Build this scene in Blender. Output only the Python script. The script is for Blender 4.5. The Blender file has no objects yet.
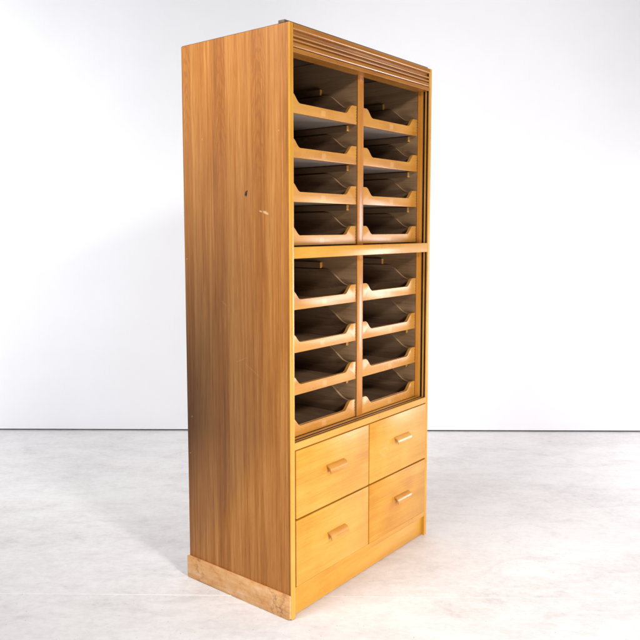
import bpy, bmesh, math, random
from mathutils import Vector, Matrix
random.seed(4)
S = bpy.context.scene
COL = S.collection
R = math.radians

# ------------------------------------------------------------------ materials
def new_mat(name):
    m = bpy.data.materials.new(name); m.use_nodes = True
    nt = m.node_tree
    return m, nt, nt.nodes['Principled BSDF']

class G:
    """tiny node-graph helper"""
    def __init__(s, nt): s.nt = nt
    def n(s, t, **k):
        o = s.nt.nodes.new(t)
        for a, b in k.items(): setattr(o, a, b)
        return o
    def put(s, sock, v):
        if isinstance(v, bpy.types.NodeSocket): s.nt.links.new(v, sock)
        elif v is not None: sock.default_value = v
    def math(s, op, a, b=None, c=None, clamp=False):
        o = s.n('ShaderNodeMath', operation=op, use_clamp=clamp)
        s.put(o.inputs[0], a); s.put(o.inputs[1], b); s.put(o.inputs[2], c)
        return o.outputs[0]
    def noise(s, vec, scale, detail=4, rough=.55, dist=0, out=0):
        o = s.n('ShaderNodeTexNoise'); s.put(o.inputs['Vector'], vec)
        o.inputs['Scale'].default_value = scale; o.inputs['Detail'].default_value = detail
        o.inputs['Roughness'].default_value = rough; o.inputs['Distortion'].default_value = dist
        return o.outputs[out]
    def maps(s, vec, sc=(1, 1, 1), loc=(0, 0, 0)):
        o = s.n('ShaderNodeMapping'); s.put(o.inputs[0], vec)
        o.inputs['Scale'].default_value = sc; o.inputs['Location'].default_value = loc
        return o.outputs[0]
    def ramp(s, v, pts):
        o = s.n('ShaderNodeValToRGB'); s.put(o.inputs[0], v)
        e = o.color_ramp.elements
        while len(e) < len(pts): e.new(.5)
        for k, (p, c) in zip(e, pts): k.position = p; k.color = (*c, 1) if len(c) == 3 else c
        return o.outputs[0]
    def mix(s, f, a, b, mode='MIX'):
        o = s.n('ShaderNodeMix', data_type='RGBA', blend_type=mode)
        s.put(o.inputs[0], f)
        for i, v in ((6, a), (7, b)):
            if isinstance(v, tuple) and len(v) == 3: v = (*v, 1)
            s.put(o.inputs[i], v)
        return o.outputs[2]
    def smooth(s, v, a, b, lo=0., hi=1.):
        o = s.n('ShaderNodeMapRange', interpolation_type='SMOOTHSTEP')
        s.put(o.inputs[0], v)
        for i, x in zip((1, 2, 3, 4), (a, b, lo, hi)): s.put(o.inputs[i], x)
        return o.outputs[0]
    def bump(s, h, strength, dist=.001):
        o = s.n('ShaderNodeBump'); o.inputs['Strength'].default_value = strength
        o.inputs['Distance'].default_value = dist; s.put(o.inputs['Height'], h)
        return o.outputs[0]

def obj_vec(g, randomize=True):
    tc = g.n('ShaderNodeTexCoord').outputs['Object']
    if not randomize: return tc, None
    oi = g.n('ShaderNodeObjectInfo').outputs['Random']
    c = g.n('ShaderNodeCombineXYZ')
    for i, k in enumerate((7.3, 3.1, 5.7)): g.put(c.inputs[i], g.math('MULTIPLY', oi, k))
    a = g.n('ShaderNodeVectorMath', operation='ADD')
    g.put(a.inputs[0], tc); g.put(a.inputs[1], c.outputs[0])
    return a.outputs[0], oi

AX = {'x': (1.2, 14, 14), 'y': (14, 1.2, 14), 'z': (14, 14, 1.2)}
def wood(name, dark, mid, light, axis='x', rough=.3, fine=.5, blotch=.35, patch=False, spec=.5, wear=.2):
    m, nt, b = new_mat(name); g = G(nt)
    v, rnd = obj_vec(g)
    st = g.maps(v, AX[axis])
    warp = g.noise(st, 1.1, 5, .6, .6)                      # broad flowing figure
    big = g.noise(v, 5, 4, .55, .4)                         # blotches in the lacquer
    fi = g.noise(g.maps(v, tuple(k * (14 if k > 2 else 3) for k in AX[axis])), 2, 3, .6)
    f = g.math('ADD', g.math('MULTIPLY', warp, 1 - blotch), g.math('MULTIPLY', big, blotch))
    f = g.math('ADD', f, g.math('MULTIPLY', g.math('SUBTRACT', fi, .5), fine * .35))
    f = g.math('ADD', f, g.math('MULTIPLY', g.math('SUBTRACT', rnd, .5), .14))
    c = g.ramp(f, [(.33, dark), (.5, mid), (.68, light)])
    pore = g.smooth(fi, .60, .74)
    c = g.mix(g.math('MULTIPLY', pore, .22 * fine), c, dark)
    if wear:
        wn = g.noise(g.maps(v, (9, 9, 22)), 1.4, 7, .72, 1.2)
        c = g.mix(g.math('MULTIPLY', g.smooth(wn, .60, .72), wear), c, (.86, .58, .30))
        dn = g.noise(v, 70, 4, .6)
        c = g.mix(g.math('MULTIPLY', g.smooth(dn, .69, .76), wear * .8), c, dark)
    if patch:                                               # paler square left by an old label
        tc = g.n('ShaderNodeTexCoord').outputs['Object']
        sp = g.n('ShaderNodeSeparateXYZ'); g.put(sp.inputs[0], tc)
        ax = g.smooth(g.math('ABSOLUTE', g.math('ADD', sp.outputs[0], g.math('MULTIPLY', g.math('SUBTRACT', rnd, .5), .02))), .0085, .0155, 1, 0)
        az = g.smooth(g.math('ABSOLUTE', g.math('SUBTRACT', sp.outputs[2], .016)), .0065, .0125, 1, 0)
        k = g.math('MULTIPLY', g.math('MULTIPLY', ax, az), .26)
        c = g.mix(k, c, (.84, .56, .28))
        # comb of little finger joint ends beside each tab
        en = g.smooth(g.math('ABSOLUTE', sp.outputs[0]), .1915, .1922)
        cb = g.smooth(g.math('SINE', g.math('MULTIPLY', sp.outputs[2], 2 * math.pi / .0105)), .0, .3)
        zz = g.math('MULTIPLY', g.smooth(sp.outputs[2], .008, .010), g.smooth(sp.outputs[2], .056, .058, 1, 0))
        c = g.mix(g.math('MULTIPLY', g.math('MULTIPLY', en, cb), g.math('MULTIPLY', zz, .75)), c, (.12, .045, .012))
    nt.links.new(c, b.inputs['Base Color'])
    rr = g.math('ADD', rough, g.math('MULTIPLY', g.math('SUBTRACT', big, .5), .25))
    nt.links.new(rr, b.inputs['Roughness'])
    b.inputs['Specular IOR Level'].default_value = spec
    h = g.math('ADD', g.math('MULTIPLY', fi, .5), g.math('MULTIPLY', warp, .6))
    nt.links.new(g.bump(h, .18, .0006), b.inputs['Normal'])
    return m

M = {}
HD, HM, HL = (.56, .225, .018), (.66, .312, .034), (.72, .385, .070)
M['front_x'] = wood('honey_wood_across', HD, HM, HL, 'x')
M['front_z'] = wood('honey_wood_upright', HD, HM, HL, 'z')
M['drawer'] = wood('honey_wood_drawer', HD, HM, HL, 'x', blotch=.5, rough=.33, fine=1.1)
M['post'] = wood('dimmed_wood_post', (.42, .14, .016), (.54, .205, .028), (.62, .27, .055), 'z')  # dimmer light on the upper posts put into the amber
M['tray_front'] = wood('honey_wood_tray', (.48, .190, .026), (.61, .272, .046), (.69, .35, .085), 'x', patch=True, rough=.3)
M['cornice'] = wood('amber_wood_cornice', (.29, .098, .014), (.40, .155, .024), (.50, .215, .042), 'x', rough=.2, blotch=.2)
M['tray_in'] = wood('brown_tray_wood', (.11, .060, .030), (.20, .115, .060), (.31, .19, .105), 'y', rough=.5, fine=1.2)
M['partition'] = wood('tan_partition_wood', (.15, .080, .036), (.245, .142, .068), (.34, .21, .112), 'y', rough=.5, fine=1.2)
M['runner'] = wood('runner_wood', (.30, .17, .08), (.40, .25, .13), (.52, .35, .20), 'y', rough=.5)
M['runner_shaded'] = wood('shaded_runner_wood', (.10, .055, .026), (.14, .08, .04), (.19, .11, .06), 'y', rough=.5)  # shadow on the runner sides put into the wood colour
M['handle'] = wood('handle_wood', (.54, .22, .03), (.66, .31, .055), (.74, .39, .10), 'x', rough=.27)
M['dark_top'] = wood('dark_top_wood', (.07, .045, .03), (.11, .07, .045), (.15, .10, .07), 'x', rough=.6)
M['track'] = wood('track_wood', (.30, .16, .09), (.42, .24, .14), (.52, .32, .2), 'x', rough=.45)

# --- side veneer: upright oak leaves side by side, two with cathedral figure
def side_veneer():
    m, nt, b = new_mat('oak_side_veneer'); g = G(nt)
    tc = g.n('ShaderNodeTexCoord').outputs['Object']
    sp = g.n('ShaderNodeSeparateXYZ'); g.put(sp.inputs[0], tc)
    X, Y, Z = sp.outputs
    wob = g.noise(g.maps(tc, (1, 6, .9)), 1.0, 3, .5)
    # plank tint steps (y runs front -> back)
    yy = g.math('DIVIDE', Y, .5)
    tint = g.n('ShaderNodeValToRGB'); g.put(tint.inputs[0], yy)
    tint.color_ramp.interpolation = 'CONSTANT'
    tints = [(0, .52), (.09, .56), (.19, .50), (.325, .55), (.434, .60), (.56, .47), (.693, .56), (.79, .60), (.90, .50)]
    e = tint.color_ramp.elements
    while len(e) < len(tints): e.new(.5)
    for k, (p, c) in zip(e, tints): k.position = p; k.color = (c, c, c, 1)
    # straight flowing figure
    straight = g.noise(g.maps(tc, (1, 34, .8)), 1.3, 5, .62, .5)
    fine = g.noise(g.maps(tc, (1, 330, 9)), 1.0, 3, .6)
    stain = g.noise(g.maps(tc, (1, 9, 1.6)), 1.0, 4, .6, .3)
    # cathedral arches
    arches = None
    for yc, hw, A, B, zlo, zhi in ((.312, .034, 30, 5600, 1.35, 1.98), (.130, .034, 30, 5200, 1.30, 1.98), (.480, .03, 34, 6500, 1.5, 1.98)):
        dy = g.math('ADD', g.math('SUBTRACT', Y, yc), g.math('MULTIPLY', g.math('SUBTRACT', wob, .5), .04))
        q = g.math('MULTIPLY', g.math('MULTIPLY', dy, dy), B)
        jag = g.math('MULTIPLY', g.noise(g.maps(tc, (1, 60, 14)), 1, 3, .6), 5.0)
        ph = g.math('ADD', g.math('ADD', g.math('MULTIPLY', Z, A * 1.5), q), jag)
        wv = g.math('SINE', g.math('MULTIPLY', ph, 2.6))
        wv = g.smooth(wv, -.2, .95)
        mk = g.smooth(g.math('ABSOLUTE', g.math('SUBTRACT', Y, yc)), hw * .75, hw, 1, 0)
        mk = g.math('MULTIPLY', mk, g.math('MULTIPLY', g.smooth(Z, zlo, zlo + .3), g.smooth(Z, zhi - .1, zhi + .1, 1, .6)))
        wv = g.math('MULTIPLY', wv, mk)
        arches = wv if arches is None else g.math('MAXIMUM', arches, wv)
    f = g.math('ADD', g.math('MULTIPLY', tint.outputs[0], .42), g.math('MULTIPLY', straight, .36))
    f = g.math('ADD', f, g.math('ADD', g.math('MULTIPLY', stain, .12), .05))
    f = g.math('ADD', f, g.math('MULTIPLY', g.math('SUBTRACT', fine, .5), .22))
    f = g.math('ADD', f, .012)
    c = g.ramp(f, [(.28, (.15, .050, .014)), (.42, (.275, .094, .022)), (.52, (.41, .158, .036)), (.66, (.55, .265, .080)), (.8, (.66, .37, .145))])
    mid_ = g.noise(g.maps(tc, (1, 150, 3.5), (0, 3, 1)), 1.0, 4, .7)
    c = g.mix(g.smooth(mid_, .48, .67, 0, .42), c, (.20, .075, .02))
    c = g.mix(g.smooth(mid_, .46, .31, 0, .28), c, (.70, .38, .14))
    c = g.mix(g.math('MULTIPLY', arches, .40), c, (.25, .095, .028))
    pore = g.smooth(fine, .57, .72)
    c = g.mix(g.math('MULTIPLY', pore, .55), c, (.13, .05, .016))
    # dark nick and pale scuffs
    def spot(y0, z0, ry, rz, soft=.5, ang=0.):
        dy = g.math('SUBTRACT', Y, y0); dz = g.math('SUBTRACT', Z, z0)
        ca, sa = math.cos(ang), math.sin(ang)
        u = g.math('ADD', g.math('MULTIPLY', dy, ca / ry), g.math('MULTIPLY', dz, sa / ry))
        w = g.math('ADD', g.math('MULTIPLY', dy, -sa / rz), g.math('MULTIPLY', dz, ca / rz))
        d = g.math('SQRT', g.math('ADD', g.math('MULTIPLY', u, u), g.math('MULTIPLY', w, w)))
        d = g.math('ADD', d, g.math('MULTIPLY', g.math('SUBTRACT', g.noise(tc, 160, 3), .5), 1.3))
        return g.smooth(d, 1 - soft, 1 + soft * .4, 1, 0)
    c = g.mix(spot(.191, 1.424, .006, .010, .4), c, (.03, .02, .015))
    c = g.mix(spot(.186, 1.432, .003, .004, .4), c, (.03, .02, .015))
    for (y0, z0, ry, rz, an, ks) in ((.103, 1.36, .015, .005, .35, .75), (.125, 1.365, .008, .003, .2, .7), (.045, 1.62, .003, .003, 0, .3), (.40, 1.62, .002, .004, 0, .35),
                                 (.30, 1.05, .018, .0022, .6, .16), (.17, .83, .05, .0018, .5, .16), (.22, .86, .03, .0015, -.4, .2), (.476, .62, .004, .004, 0, .7), (.488, .48, .004, .003, 0, .7), (.49, 1.2, .004, .003, 0, .5)):
        c = g.mix(g.math('MULTIPLY', spot(y0, z0, ry, rz, .5, an), ks), c, (.68, .47, .27))
    nt.links.new(c, b.inputs['Base Color'])
    b.inputs['Specular IOR Level'].default_value = .2
    nt.links.new(g.math('ADD', .40, g.math('MULTIPLY', stain, .16)), b.inputs['Roughness'])
    nt.links.new(g.bump(g.math('ADD', fine, arches), .25, .0005), b.inputs['Normal'])
    return m
M['side'] = side_veneer()

def strip_mat():
    m, nt, b = new_mat('worn_raw_pine'); g = G(nt)
    tc = g.n('ShaderNodeTexCoord').outputs['Object']
    gr = g.noise(g.maps(tc, (8, 5, 45)), 1.2, 5, .65, .8)
    bl = g.noise(tc, 22, 5, .65, .4)
    f = g.math('ADD', g.math('MULTIPLY', gr, .5), g.math('MULTIPLY', bl, .5))
    c = g.ramp(f, [(.32, (.54, .23, .07)), (.45, (.73, .37, .135)), (.57, (.80, .47, .22)), (.70, (.84, .62, .40))])
    st = g.noise(tc, 48, 6, .7, .5)
    sp = g.n('ShaderNodeSeparateXYZ'); g.put(sp.inputs[0], tc)
    k1 = g.smooth(g.math('ABSOLUTE', g.math('SUBTRACT', sp.outputs[1], .055)), .01, .05, 1, .15)
    k2 = g.smooth(g.math('ABSOLUTE', g.math('SUBTRACT', sp.outputs[1], .44)), .005, .035, 1, 0)
    k = g.math('MAXIMUM', k1, g.math('MULTIPLY', k2, .8))
    c = g.mix(g.math('MULTIPLY', g.smooth(st, .44, .70), g.math('MULTIPLY', k, .95)), c, (.30, .12, .045))
    nt.links.new(c, b.inputs['Base Color'])
    b.inputs['Roughness'].default_value = .7
    nt.links.new(g.bump(bl, .5, .002), b.inputs['Normal'])
    return m
M['strip'] = strip_mat()

def floor_mat():
    m, nt, b = new_mat('pale_worn_concrete'); g = G(nt)
    tc = g.n('ShaderNodeTexCoord').outputs['Object']         # object x runs along the wall, y towards it
    n1 = g.noise(g.maps(tc, (1, 1.7, 1)), 1.3, 8, .62, .5)
    n2 = g.noise(g.maps(tc, (1, 2.0, 1), (3, 7, 0)), 5.5, 8, .68, .9)
    n3 = g.noise(tc, 42, 5, .65)
    n4 = g.noise(g.maps(tc, (1, 2.2, 1), (5, 1, 0)), 15, 7, .72, 1.4)
    f = g.math('ADD', g.math('ADD', g.math('MULTIPLY', n1, .34), g.math('MULTIPLY', n2, .26)), g.math('ADD', g.math('MULTIPLY', n3, .16), g.math('MULTIPLY', n4, .24)))
    c = g.ramp(f, [(.34, (.54, .512, .505)), (.44, (.74, .715, .708)), (.53, (.83, .812, .806)), (.66, (.89, .878, .872))])
    gt = g.noise(tc, 260, 3, .6)
    c = g.mix(g.smooth(gt, .58, .75, 0, .22), c, (.42, .40, .395))
    # faint scuffs, grey specks and hairline cracks
    sc = g.noise(g.maps(tc, (3, 11, 1), (1, 2, 0)), 2.4, 9, .75, 2.2)
    c = g.mix(g.math('MULTIPLY', g.smooth(sc, .58, .70), .32), c, (.47, .445, .44))
    dk = g.noise(g.maps(tc, (1, 1.8, 1), (2.3, 4.1, 0)), 2.1, 8, .7, 1.6)
    c = g.mix(g.smooth(dk, .54, .70, 0, .30), c, (.52, .485, .475))
    sk = g.noise(tc, 110, 2, .5)
    c = g.mix(g.math('MULTIPLY', g.smooth(sk, .70, .76), .55), c, (.30, .28, .28))
    vo = g.n('ShaderNodeTexVoronoi', feature='DISTANCE_TO_EDGE')
    wv = g.n('ShaderNodeVectorMath', operation='ADD')
    g.put(wv.inputs[0], tc)
    nn = g.n('ShaderNodeVectorMath', operation='SCALE'); g.put(nn.inputs[0], g.noise(tc, 3, 5, .6, 0, 1)); nn.inputs['Scale'].default_value = .5
    g.put(wv.inputs[1], nn.outputs[0]); g.put(vo.inputs['Vector'], wv.outputs[0]); vo.inputs['Scale'].default_value = .8
    cr = g.math('MULTIPLY', g.smooth(vo.outputs[0], .0008, .003, 1, 0), g.smooth(n1, .5, .62, 0, .16))
    c = g.mix(cr, c, (.46, .42, .41))
    nt.links.new(c, b.inputs['Base Color'])
    nt.links.new(g.math('ADD', .50, g.math('MULTIPLY', n2, .25)), b.inputs['Roughness'])
    b.inputs['Specular IOR Level'].default_value = .35
    nt.links.new(g.bump(n3, .12, .002), b.inputs['Normal'])
    return m
M['floor'] = floor_mat()

def plain(name, col, rough=.6, var=.03, scale=3):
    m, nt, b = new_mat(name); g = G(nt)
    tc = g.n('ShaderNodeTexCoord').outputs['Object']
    n = g.noise(tc, scale, 5, .55)
    c = g.ramp(n, [(.3, tuple(k * (1 - var) for k in col)), (.7, tuple(min(1, k * (1 + var)) for k in col))])
    nt.links.new(c, b.inputs['Base Color']); b.inputs['Roughness'].default_value = rough
    nt.links.new(g.bump(g.noise(tc, 90, 3), .05, .002), b.inputs['Normal'])
    return m
M['wall'] = plain('white_painted_wall', (.845, .848, .868), .6, .02, 1.6)
M['gap'] = plain('recess_shade', (.03, .03, .035), .8)
M['lit_underside'] = plain('bounce_lit_hardboard', (.38, .31, .265), .6, .12, 14)  # paler than the tray wood: floor bounce painted in
M['joint'] = plain('pale_joint_filler', (.90, .88, .86), .5, .03, 20)
def _joint():
    nt = M['joint'].node_tree; g = G(nt); tc = g.n('ShaderNodeTexCoord').outputs['Object']
    sp = g.n('ShaderNodeSeparateXYZ'); g.put(sp.inputs[0], tc)
    c = g.mix(g.smooth(sp.outputs[0], 1.3, 2.3), (.90, .88, .86), (.76, .725, .715))   # dirtier towards the right
    nt.links.new(c, nt.nodes['Principled BSDF'].inputs['Base Color'])
_joint()

# ------------------------------------------------------------------ geometry
def box(bm, x0, x1, y0, y1, z0, z1, bev=0.0, seg=2):
    vs = [bm.verts.new((x, y, z)) for x in (x0, x1) for y in (y0, y1) for z in (z0, z1)]
    F = [(0, 1, 3, 2), (4, 6, 7, 5), (0, 4, 5, 1), (2, 3, 7, 6), (0, 2, 6, 4), (1, 5, 7, 3)]
    fs = [bm.faces.new([vs[i] for i in f]) for f in F]
    if bev:
        es = list({e for f in fs for e in f.edges})
        bmesh.ops.bevel(bm, geom=es, offset=bev, segments=seg, profile=.5, affect='EDGES')

def prism(bm, pts, axis, a, b, bev=0.0):
    """extrude a closed 2-D outline along an axis from a to b"""
    def mk(p, t):
        return {'x': (t, p[0], p[1]), 'y': (p[0], t, p[1]), 'z': (p[0], p[1], t)}[axis]
    A = [bm.verts.new(mk(p, a)) for p in pts]; B = [bm.verts.new(mk(p, b)) for p in pts]
    f1 = bm.faces.new(A); f2 = bm.faces.new(list(reversed(B)))
    n = len(pts)
    for i in range(n): bm.faces.new((A[i], B[i], B[(i + 1) % n], A[(i + 1) % n]))
    if bev:
        es = list(f1.edges) + list(f2.edges)
        bmesh.ops.bevel(bm, geom=es, offset=bev, segments=2, profile=.5, affect='EDGES')

def obj(name, bm, mat, parent=None, origin=(0, 0, 0), smooth=True):
    bmesh.ops.recalc_face_normals(bm, faces=bm.faces)
    if smooth:
        for f in bm.faces: f.smooth = True
        for e in bm.edges:
            if len(e.link_faces) == 2 and e.calc_face_angle(0) > R(35): e.smooth = False
    o_ = Vector(origin)
    if o_.length: bmesh.ops.translate(bm, verts=bm.verts, vec=-o_)
    me = bpy.data.meshes.new(name); bm.to_mesh(me); bm.free()
    me.materials.append(mat)
    o = bpy.data.objects.new(name, me); COL.objects.link(o)
    o.location = o_
    if parent:
        o.parent = parent
        o.location = o_ - (Vector(parent.location) if parent.parent else Vector((0, 0, 0)))
    return o

def part(name, mat, parent, *boxes, bev=.0012):
    bm = bmesh.new()
    for b in boxes: box(bm, *b, bev=bev)
    return obj(name, bm, mat, parent)

W, D, H = .899, .50, 1.95
TL, TR = .0195, .8795            # inner faces of the two side panels

cab = bpy.data.objects.new('haberdashery_cabinet', None); COL.objects.link(cab)
cab['label'] = 'tall honey oak shop cabinet with sixteen open scooped trays over four drawers'
cab['category'] = 'cabinet'

# side panels with their two upright sliding-door grooves
def side_panel(left):
    bm = bmesh.new()
    r = .003
    xo, xi, s = (0, TL, 1) if left else (W, TR, -1)
    outl = [(xo, D), (xo, r), (xo + s * .0009, .0009), (xo + s * r, 0), (xi - s * .001, 0), (xi, .001)]
    low = outl + [(xi, D)]
    n = .012
    hi = outl + [(xi, .0052), (xi - s * n, .0052), (xi - s * n, .0126), (xi, .0126), (xi, .0198), (xi - s * n, .0198), (xi - s * n, .0290), (xi, .0290), (xi, D)]
    prism(bm, low, 'z', .0 if not left else .0, .595)
    prism(bm, hi, 'z', .595, 1.9495)
    bmesh.ops.remove_doubles(bm, verts=bm.verts, dist=.00001)
    return bm
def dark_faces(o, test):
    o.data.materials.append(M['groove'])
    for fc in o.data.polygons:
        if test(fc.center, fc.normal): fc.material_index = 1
M['groove'] = plain('shaded_track_groove', (.12, .062, .040), .6, .2, 30)  # shade of the deep slots put into the groove colour
sl = obj('side_panel', side_panel(True), M['side'], cab)
sl['label'] = 'left side panel with upright oak veneer figure and pale scuffs'
sr = obj('side_panel', side_panel(False), M['front_z'], cab)
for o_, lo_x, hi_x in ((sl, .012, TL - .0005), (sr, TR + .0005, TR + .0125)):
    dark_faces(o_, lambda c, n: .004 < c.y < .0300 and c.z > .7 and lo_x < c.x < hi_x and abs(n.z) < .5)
# solid front edge lipping of the left panel
bm = bmesh.new()
r_ = .0035
prism(bm, [(-.0012, .0035), (-.0012, .001), (.0002, -.0008), (.0022, -.0018), (.0170, -.0018), (.0188, -.0010), (.0192, .0012), (.0192, .0035)], 'z', .002, 1.9490)
obj('edge_lipping', bm, M['front_z'], cab)

# worn strip nailed along the foot of the left side
bm = bmesh.new()
prism(bm, [(.001, .006), (.006, .001), (.030, .0005), (.10, .0022), (.25, .001), (.40, .003), (.505, .001), (.5065, .004), (.5065, .083), (.504, .0845), (.002, .0845), (.0, .082)], 'x', -.0085, -.0003, bev=.0012)
o = obj('foot_strip', bm, M['strip'], cab)
o['label'] = 'pale raw wood strip with dark stains along the foot'

part('back_panel', M['tray_in'], cab, (TL + .001, TR - .001, .488, .498, .09, 1.935))
part('top_board', M['dark_top'], cab, (TL + .0005, TR - .0005, .056, .487, 1.930, 1.9495))
part('top_batten', M['dark_top'], cab, (.0008, W - .001, .019, .045, 1.9505, 1.9605), bev=.001)
part('top_sheet', M['dark_top'], cab, (.003, W - .003, .0455, .499, 1.9500, 1.9522), bev=.0005)

# reeded cornice
def arc(cy, cz, ry, rz, a0, a1, n):
    return [(cy + ry * math.cos(R(a0 + (a1 - a0) * i / n)), cz + rz * math.sin(R(a0 + (a1 - a0) * i / n))) for i in range(n + 1)]
bm = bmesh.new()
pr = [(.055, 1.9493), (.0005, 1.9493), (-.0015, 1.9475), (-.0020, 1.9385)]
pr += arc(.0045, 1.9385, .0065, .0085, 180, 262, 6)             # rounded lower nose of the top slab
pr += [(.0105, 1.9290), (.0120, 1.9250), (.0095, 1.9180)]
pr += arc(.0050, 1.9140, .0050, .0040, 110, 262, 7)             # first bead
pr += [(.0105, 1.9095), (.0095, 1.9050)]
pr += arc(.0055, 1.9010, .0050, .0038, 110, 262, 7)             # second bead
pr += [(.0110, 1.8958), (.0100, 1.8925)]
pr += arc(.0070, 1.8860, .0060, .0085, 115, 235, 6)
pr += [(.0090, 1.8785), (.0090, 1.8768), (.0012, 1.8755), (-.0004, 1.8738), (-.0004, 1.8630), (.0012, 1.8614), (.0535, 1.8614), (.055, 1.863)]
prism(bm, pr, 'x', TL + .0003, TR - .0003)
obj('cornice', bm, M['cornice'], cab)

# rails and track sill
part('mid_rail', M['front_x'], cab, (TL + .0003, TR - .0003, -.0004, .0410, 1.2112, 1.2482), bev=.0018)
part('mid_shelf', M['partition'], cab, (TL + .0003, TR - .0003, .0415, .486, 1.2200, 1.2400))
bm = bmesh.new()
prism(bm, [(-.0004, .5785), (-.0004, .6002), (.0012, .6018), (.0052, .6018), (.0052, .5940), (.0126, .5940), (.0126, .6012), (.0198, .6012), (.0198, .5940), (.0290, .5940),
           (.0290, .6012), (.0440, .6012), (.0445, .5990), (.0480, .5990), (.0480, .5775), (.0012, .5775)], 'x', TL + .0003, TR - .0003)
ts = obj('track_sill', bm, M['front_x'], cab)
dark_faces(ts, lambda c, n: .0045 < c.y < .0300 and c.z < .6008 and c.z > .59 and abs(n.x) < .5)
part('shelf_board', M['partition'], cab, (TL + .0003, TR - .0003, .0485, .486, .580, .5975))
part('bottom_rail', M['front_x'], cab, (TL + .0003, TR - .0003, .0004, .020, .0845, .1060))
part('plinth', M['front_x'], cab, (TL + .0003, TR - .0003, .0118, .030, .002, .0840))
part('bottom_board', M['partition'], cab, (TL + .0003, TR - .0003, .0205, .486, .088, .104))

# upright posts and partitions
for z0, z1 in ((.6025, 1.2108), (1.2490, 1.928)):
    part('post', M['post'], cab, (.4330, .4700, .0405, .0442, z0, z1), bev=.0008)
    part('post', M['post'], cab, (TL + .0003, .0370, .0405, .0442, z0, z1), bev=.0008)
    part('post', M['post'], cab, (.8620, TR - .0003, .0405, .0442, z0, z1), bev=.0008)
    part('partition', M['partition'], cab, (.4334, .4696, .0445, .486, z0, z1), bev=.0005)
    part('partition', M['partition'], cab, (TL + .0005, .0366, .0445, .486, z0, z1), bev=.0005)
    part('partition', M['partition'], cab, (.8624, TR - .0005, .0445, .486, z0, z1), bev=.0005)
part('drawer_divider', M['front_x'], cab, (.4535, .4580, .016, .486, .1065, .577), bev=.0003)

# ------------------------------------------------ trays
TW = .3925
def smoothstep(t): return t * t * (3 - 2 * t)
def tray_front_bm(x0):
    """front with a scooped cut-out; small finger joints show at both ends"""
    hi_, lo_ = .0655, .0325
    tab, slope = .028, .040
    pts = [(0, 0.0012), (.0012, 0), (TW - .0012, 0), (TW, .0012)]
    pts += [(TW, hi_ - .001), (TW - .001, hi_)]
    n = 9
    def s(t):   # S-curve: round shoulder, straight flank, round foot
        return smoothstep(t) * .75 + t * .25
    pts += [(TW - tab - slope * i / n, hi_ - (hi_ - lo_) * s(i / n)) for i in range(n + 1)]
    pts += [(tab + slope - slope * i / n, lo_ + (hi_ - lo_) * s(i / n)) for i in range(n + 1)]
    pts += [(.001, hi_), (0, hi_ - .001)]
    bm = bmesh.new()
    prism(bm, [(x0 + p, q) for p, q in pts], 'y', .0435, .0555, bev=.001)
    return bm
def tray_side_pts():
    f, b_ = .0560, .470
    lo, hi = .060, .1165
    p = [(f, .002), (b_, .002), (b_, hi)]
    n = 10
    p += [(.175 - (.175 - .078) * i / n, hi - (hi - lo) * (.8 * smoothstep(i / n) + .2 * (i / n) ** 1.3)) for i in range(n + 1)]
    p += [(f, lo)]
    return p
def make_tray(x0, z, parent):
    org = Vector((x0 + TW / 2, .0435, z))
    bm = bmesh.new()
    t = .011
    sp = [(y, zz + z) for y, zz in tray_side_pts()]
    prism(bm, sp, 'x', x0 + .0005, x0 + t, bev=.0008)
    prism(bm, sp, 'x', x0 + TW - t, x0 + TW - .0005, bev=.0008)
    box(bm, x0 + t + .0002, x0 + TW - t - .0002, .458, .4695, z + .010, z + .105, bev=.0008)
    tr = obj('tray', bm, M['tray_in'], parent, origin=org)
    tr.data.materials.append(M['runner'])                 # paler upper edges of the sides
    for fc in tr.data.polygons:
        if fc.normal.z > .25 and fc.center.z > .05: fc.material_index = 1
    bm = tray_front_bm(x0)
    bmesh.ops.translate(bm, verts=bm.verts, vec=(0, 0, z))
    fr = obj('tray_front', bm, M['tray_front'], tr, origin=org)
    fr.location = (0, 0, 0)
    bm = bmesh.new()
    box(bm, x0 + t + .0002, x0 + TW - t - .0002, .0562, .4575, z + .0035, z + .0075)
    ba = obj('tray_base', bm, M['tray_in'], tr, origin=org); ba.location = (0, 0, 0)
    ba.data.materials.append(M['lit_underside'])              # paler underside, light bounced off the floor put into its colour
    for fc in ba.data.polygons:
        if fc.normal.z < -.5: fc.material_index = 1
    return tr

XL, XR = .0385, .4700 + .0015 - .001
tray0 = make_tray(XL, 1.6840, cab)
kids = list(tray0.children)
BOT = [1.6840, 1.5400, 1.3960, 1.2520, 1.0370, .8915, .7470, .6030]
for j, x0 in enumerate((XL, .4702)):
    for i, z in enumerate(BOT):
        dx = (random.random() - .5) * .001; dyy = random.random() * .0030
        loc = Vector((x0 + TW / 2 - (.0005 if j else 0), .0435 + dyy, z))
        if i == 0 and j == 0: tray0.location = loc; continue
        c = tray0.copy(); COL.objects.link(c); c.parent = cab; c.location = loc
        for ch in kids:
            d = ch.copy(); COL.objects.link(d); d.parent = c
# runners: under every tray but the lowest of each bay, and a short kicker above each topmost tray
def runner(x0, x1, y0, z0, z1):
    bm = bmesh.new(); box(bm, x0, x1, y0, .46, z0, z1, bev=.0008); 
    o = obj('runner', bm, M['runner_shaded'], cab)
    o.data.materials.append(M['handle'])                  # brighter front end, the light it catches put into the colour
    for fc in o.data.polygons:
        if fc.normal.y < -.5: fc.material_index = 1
for xa, xb in ((.4190, .4332), (.0368, .0510), (.8480, .8622), (.4698, .4840)):
    for z in (1.540, 1.396, .8915, .747, 1.684):
        runner(xa, xb, .080, z - .0215, z - .0008)
    for z in (1.684, 1.037):
        runner(xa, xb, .204, z + .1205, z + .1430)

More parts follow.
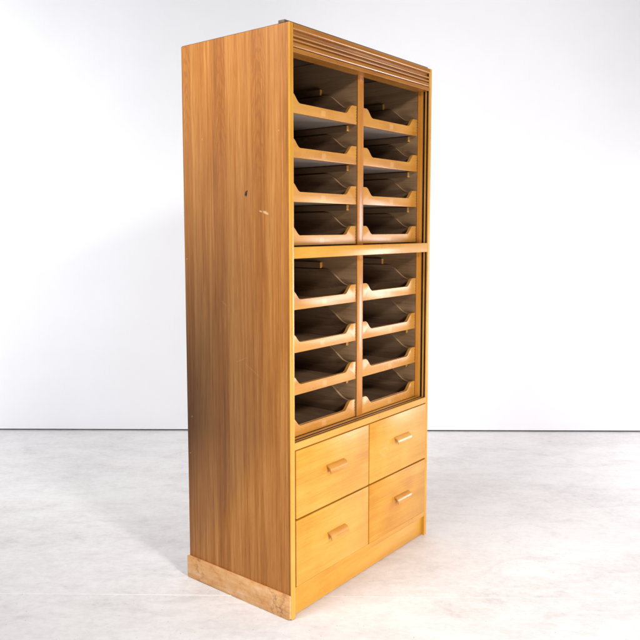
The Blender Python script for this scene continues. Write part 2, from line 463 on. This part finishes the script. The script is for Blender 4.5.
# ------------------------------------------------ deep drawers with curved finger pulls
def drawer_bm(x0, x1, z0, z1):
    bm = bmesh.new()
    box(bm, x0, x1, -.0015, .018, z0, z1, bev=.0022)
    box(bm, x0 + .012, x0 + .022, .0185, .44, z0 + .012, z1 - .03)
    box(bm, x1 - .022, x1 - .012, .0185, .44, z0 + .012, z1 - .03)
    box(bm, x0 + .0225, x1 - .0225, .0185, .44, z0 + .014, z0 + .020)
    box(bm, x0 + .0225, x1 - .0225, .430, .44, z0 + .0205, z1 - .03)
    return bm
def pull_bm(xc, zt, L=.103):
    bm = bmesh.new()
    out = [(-.0012, 0)] + [(-.0012 - .0215 * math.sin(R(a)) , -.0225 + .0225 * math.cos(R(a))) for a in range(8, 91, 8)] + [(-.0230, -.0262)]
    inn = [(-.0190, -.0266)] + [(-.0012 - .0178 * math.sin(R(a)), -.0225 + .0185 * math.cos(R(a))) for a in range(84, 5, -13)] + [(-.0012, -.0040)]
    prism(bm, [(y, zt + q) for y, q in out + inn], 'x', xc - L / 2, xc + L / 2, bev=.0007)
    return bm
for (x0, x1, z0, z1, xc, zt) in ((.0252, .4530, .3412, .5740, .2415, .4855), (.4585, .8782, .3412, .5740, .6835, .4855),
                                 (.0252, .4530, .1072, .3352, .2480, .2405), (.4585, .8782, .1072, .3352, .6880, .2405)):
    org = ((x0 + x1) / 2, 0, (z0 + z1) / 2)
    dr = obj('drawer', drawer_bm(x0, x1, z0, z1), M['drawer'], cab, origin=org)
    hd = obj('handle', pull_bm(xc, zt), M['handle'], dr, origin=org); hd.location = (0, 0, 0)

# ------------------------------------------------------------------ setting
A = Vector((.6073, 2.963, 0)); Bp = Vector((3.118, -.257, 0))
u = (Bp - A).normalized(); ang = math.atan2(u.y, u.x)
nrm = Vector((-u.y, u.x, 0))                    # points away from the camera
if nrm.dot(Vector((1, 1, 0))) < 0: nrm = -nrm
def place(o, origin): o.location = origin; o.rotation_euler = (0, 0, ang)
bm = bmesh.new()
bmesh.ops.create_grid(bm, x_segments=1, y_segments=1, size=1)
for v in bm.verts: v.co.x *= 8; v.co.y *= 8; v.co.y -= 7.6
fl = obj('floor', bm, M['floor'], smooth=False); place(fl, A); fl['kind'] = 'structure'
bm = bmesh.new(); box(bm, -3.6, 6.0, 0, .06, .0125, 3.3)
wl = obj('wall', bm, M['wall']); place(wl, A); wl['kind'] = 'structure'
bm = bmesh.new(); box(bm, -3.6, 6.0, .03, .05, .0005, .0120)
gp = obj('wall_gap_shade', bm, M['gap'], wl); gp.location = (0, 0, 0)  # dark bar standing in for the shadow line under the wall
# pale filled joint across the floor
J0 = Vector((-.5101, .9226, 0)); rel = J0 - A
jy = rel.dot(nrm)
bm = bmesh.new(); box(bm, -5, 5.5, jy - .0016, jy + .0016, .0, .0008)
jn = obj('floor_joint', bm, M['joint']); place(jn, A); jn['kind'] = 'structure'

# ------------------------------------------------------------------ light
w = bpy.data.worlds.new('World'); S.world = w; w.use_nodes = True
bg = w.node_tree.nodes['Background']; bg.inputs[0].default_value = (.93, .95, 1, 1); bg.inputs[1].default_value = .165
def area(name, loc, target, sx, sy, power, col=(1, 1, 1), spread=180):
    l = bpy.data.lights.new(name, 'AREA'); l.shape = 'RECTANGLE'; l.size = sx; l.size_y = sy; l.energy = power; l.color = col; l.spread = R(spread)
    o = bpy.data.objects.new(name, l); COL.objects.link(o); o.location = loc
    o.rotation_euler = (Vector(target) - Vector(loc)).to_track_quat('-Z', 'Y').to_euler()
    return o
area('key_softbox', (-.50, -2.1, .50), (.40, .2, .40), .8, .7, 17.5, (1, .995, .99), 125)
area('front_softbox', (-.92, -4.1, 3.5), (.1, .5, .5), .55, .55, 108, (1, .99, .98))
area('side_softbox', (3.05, -1.52, .74), (.66, 0, .98), .75, .9, 31, (1, .95, .99))
area('left_ceiling_softbox', (-1.5, .4, 3.1), (0, .25, 1.45), 1.0, 1.0, 19, (1, .99, .98), 84)
area('left_wall_wash', (-2.4, 2.0, 1.9), (-.1, 3.2, 1.6), 2.0, 1.5, 50, (.975, .98, 1), 120)
area('wall_wash', (.9, -.6, 3.7), (2.0, 1.4, 1.9), 2.6, 1.0, 14, (.98, .98, 1), 150)

# ------------------------------------------------------------------ camera
cx, cy, cz, yaw, pitch, roll, f, px, py = -1.7885, -1.5131, 1.3061, .8864, -.0919, -.0029, 731.3751, 303.1166, 296.6053
sy_, cy_, sp_, cp_ = math.sin(yaw), math.cos(yaw), math.sin(pitch), math.cos(pitch)
Fv = Vector((sy_ * cp_, cy_ * cp_, sp_)); Rv = Vector((cy_, -sy_, 0)); Uv = Rv.cross(Fv)
cr_, sr_ = math.cos(roll), math.sin(roll)
R2 = Rv * cr_ + Uv * sr_; U2 = -Rv * sr_ + Uv * cr_
cam = bpy.data.cameras.new('camera'); co = bpy.data.objects.new('camera', cam); COL.objects.link(co)
m = Matrix((R2, U2, -Fv)).transposed().to_4x4(); m.translation = Vector((cx, cy, cz)); co.matrix_world = m
cam.sensor_width = 36; cam.lens = f / 640 * 36
cam.shift_x = (320 - px) / 640; cam.shift_y = (py - 320) / 640
cam.clip_end = 100
S.camera = co
S.view_settings.view_transform = 'Standard'; S.view_settings.look = 'None'
S.view_settings.exposure = 0; S.view_settings.gamma = 1
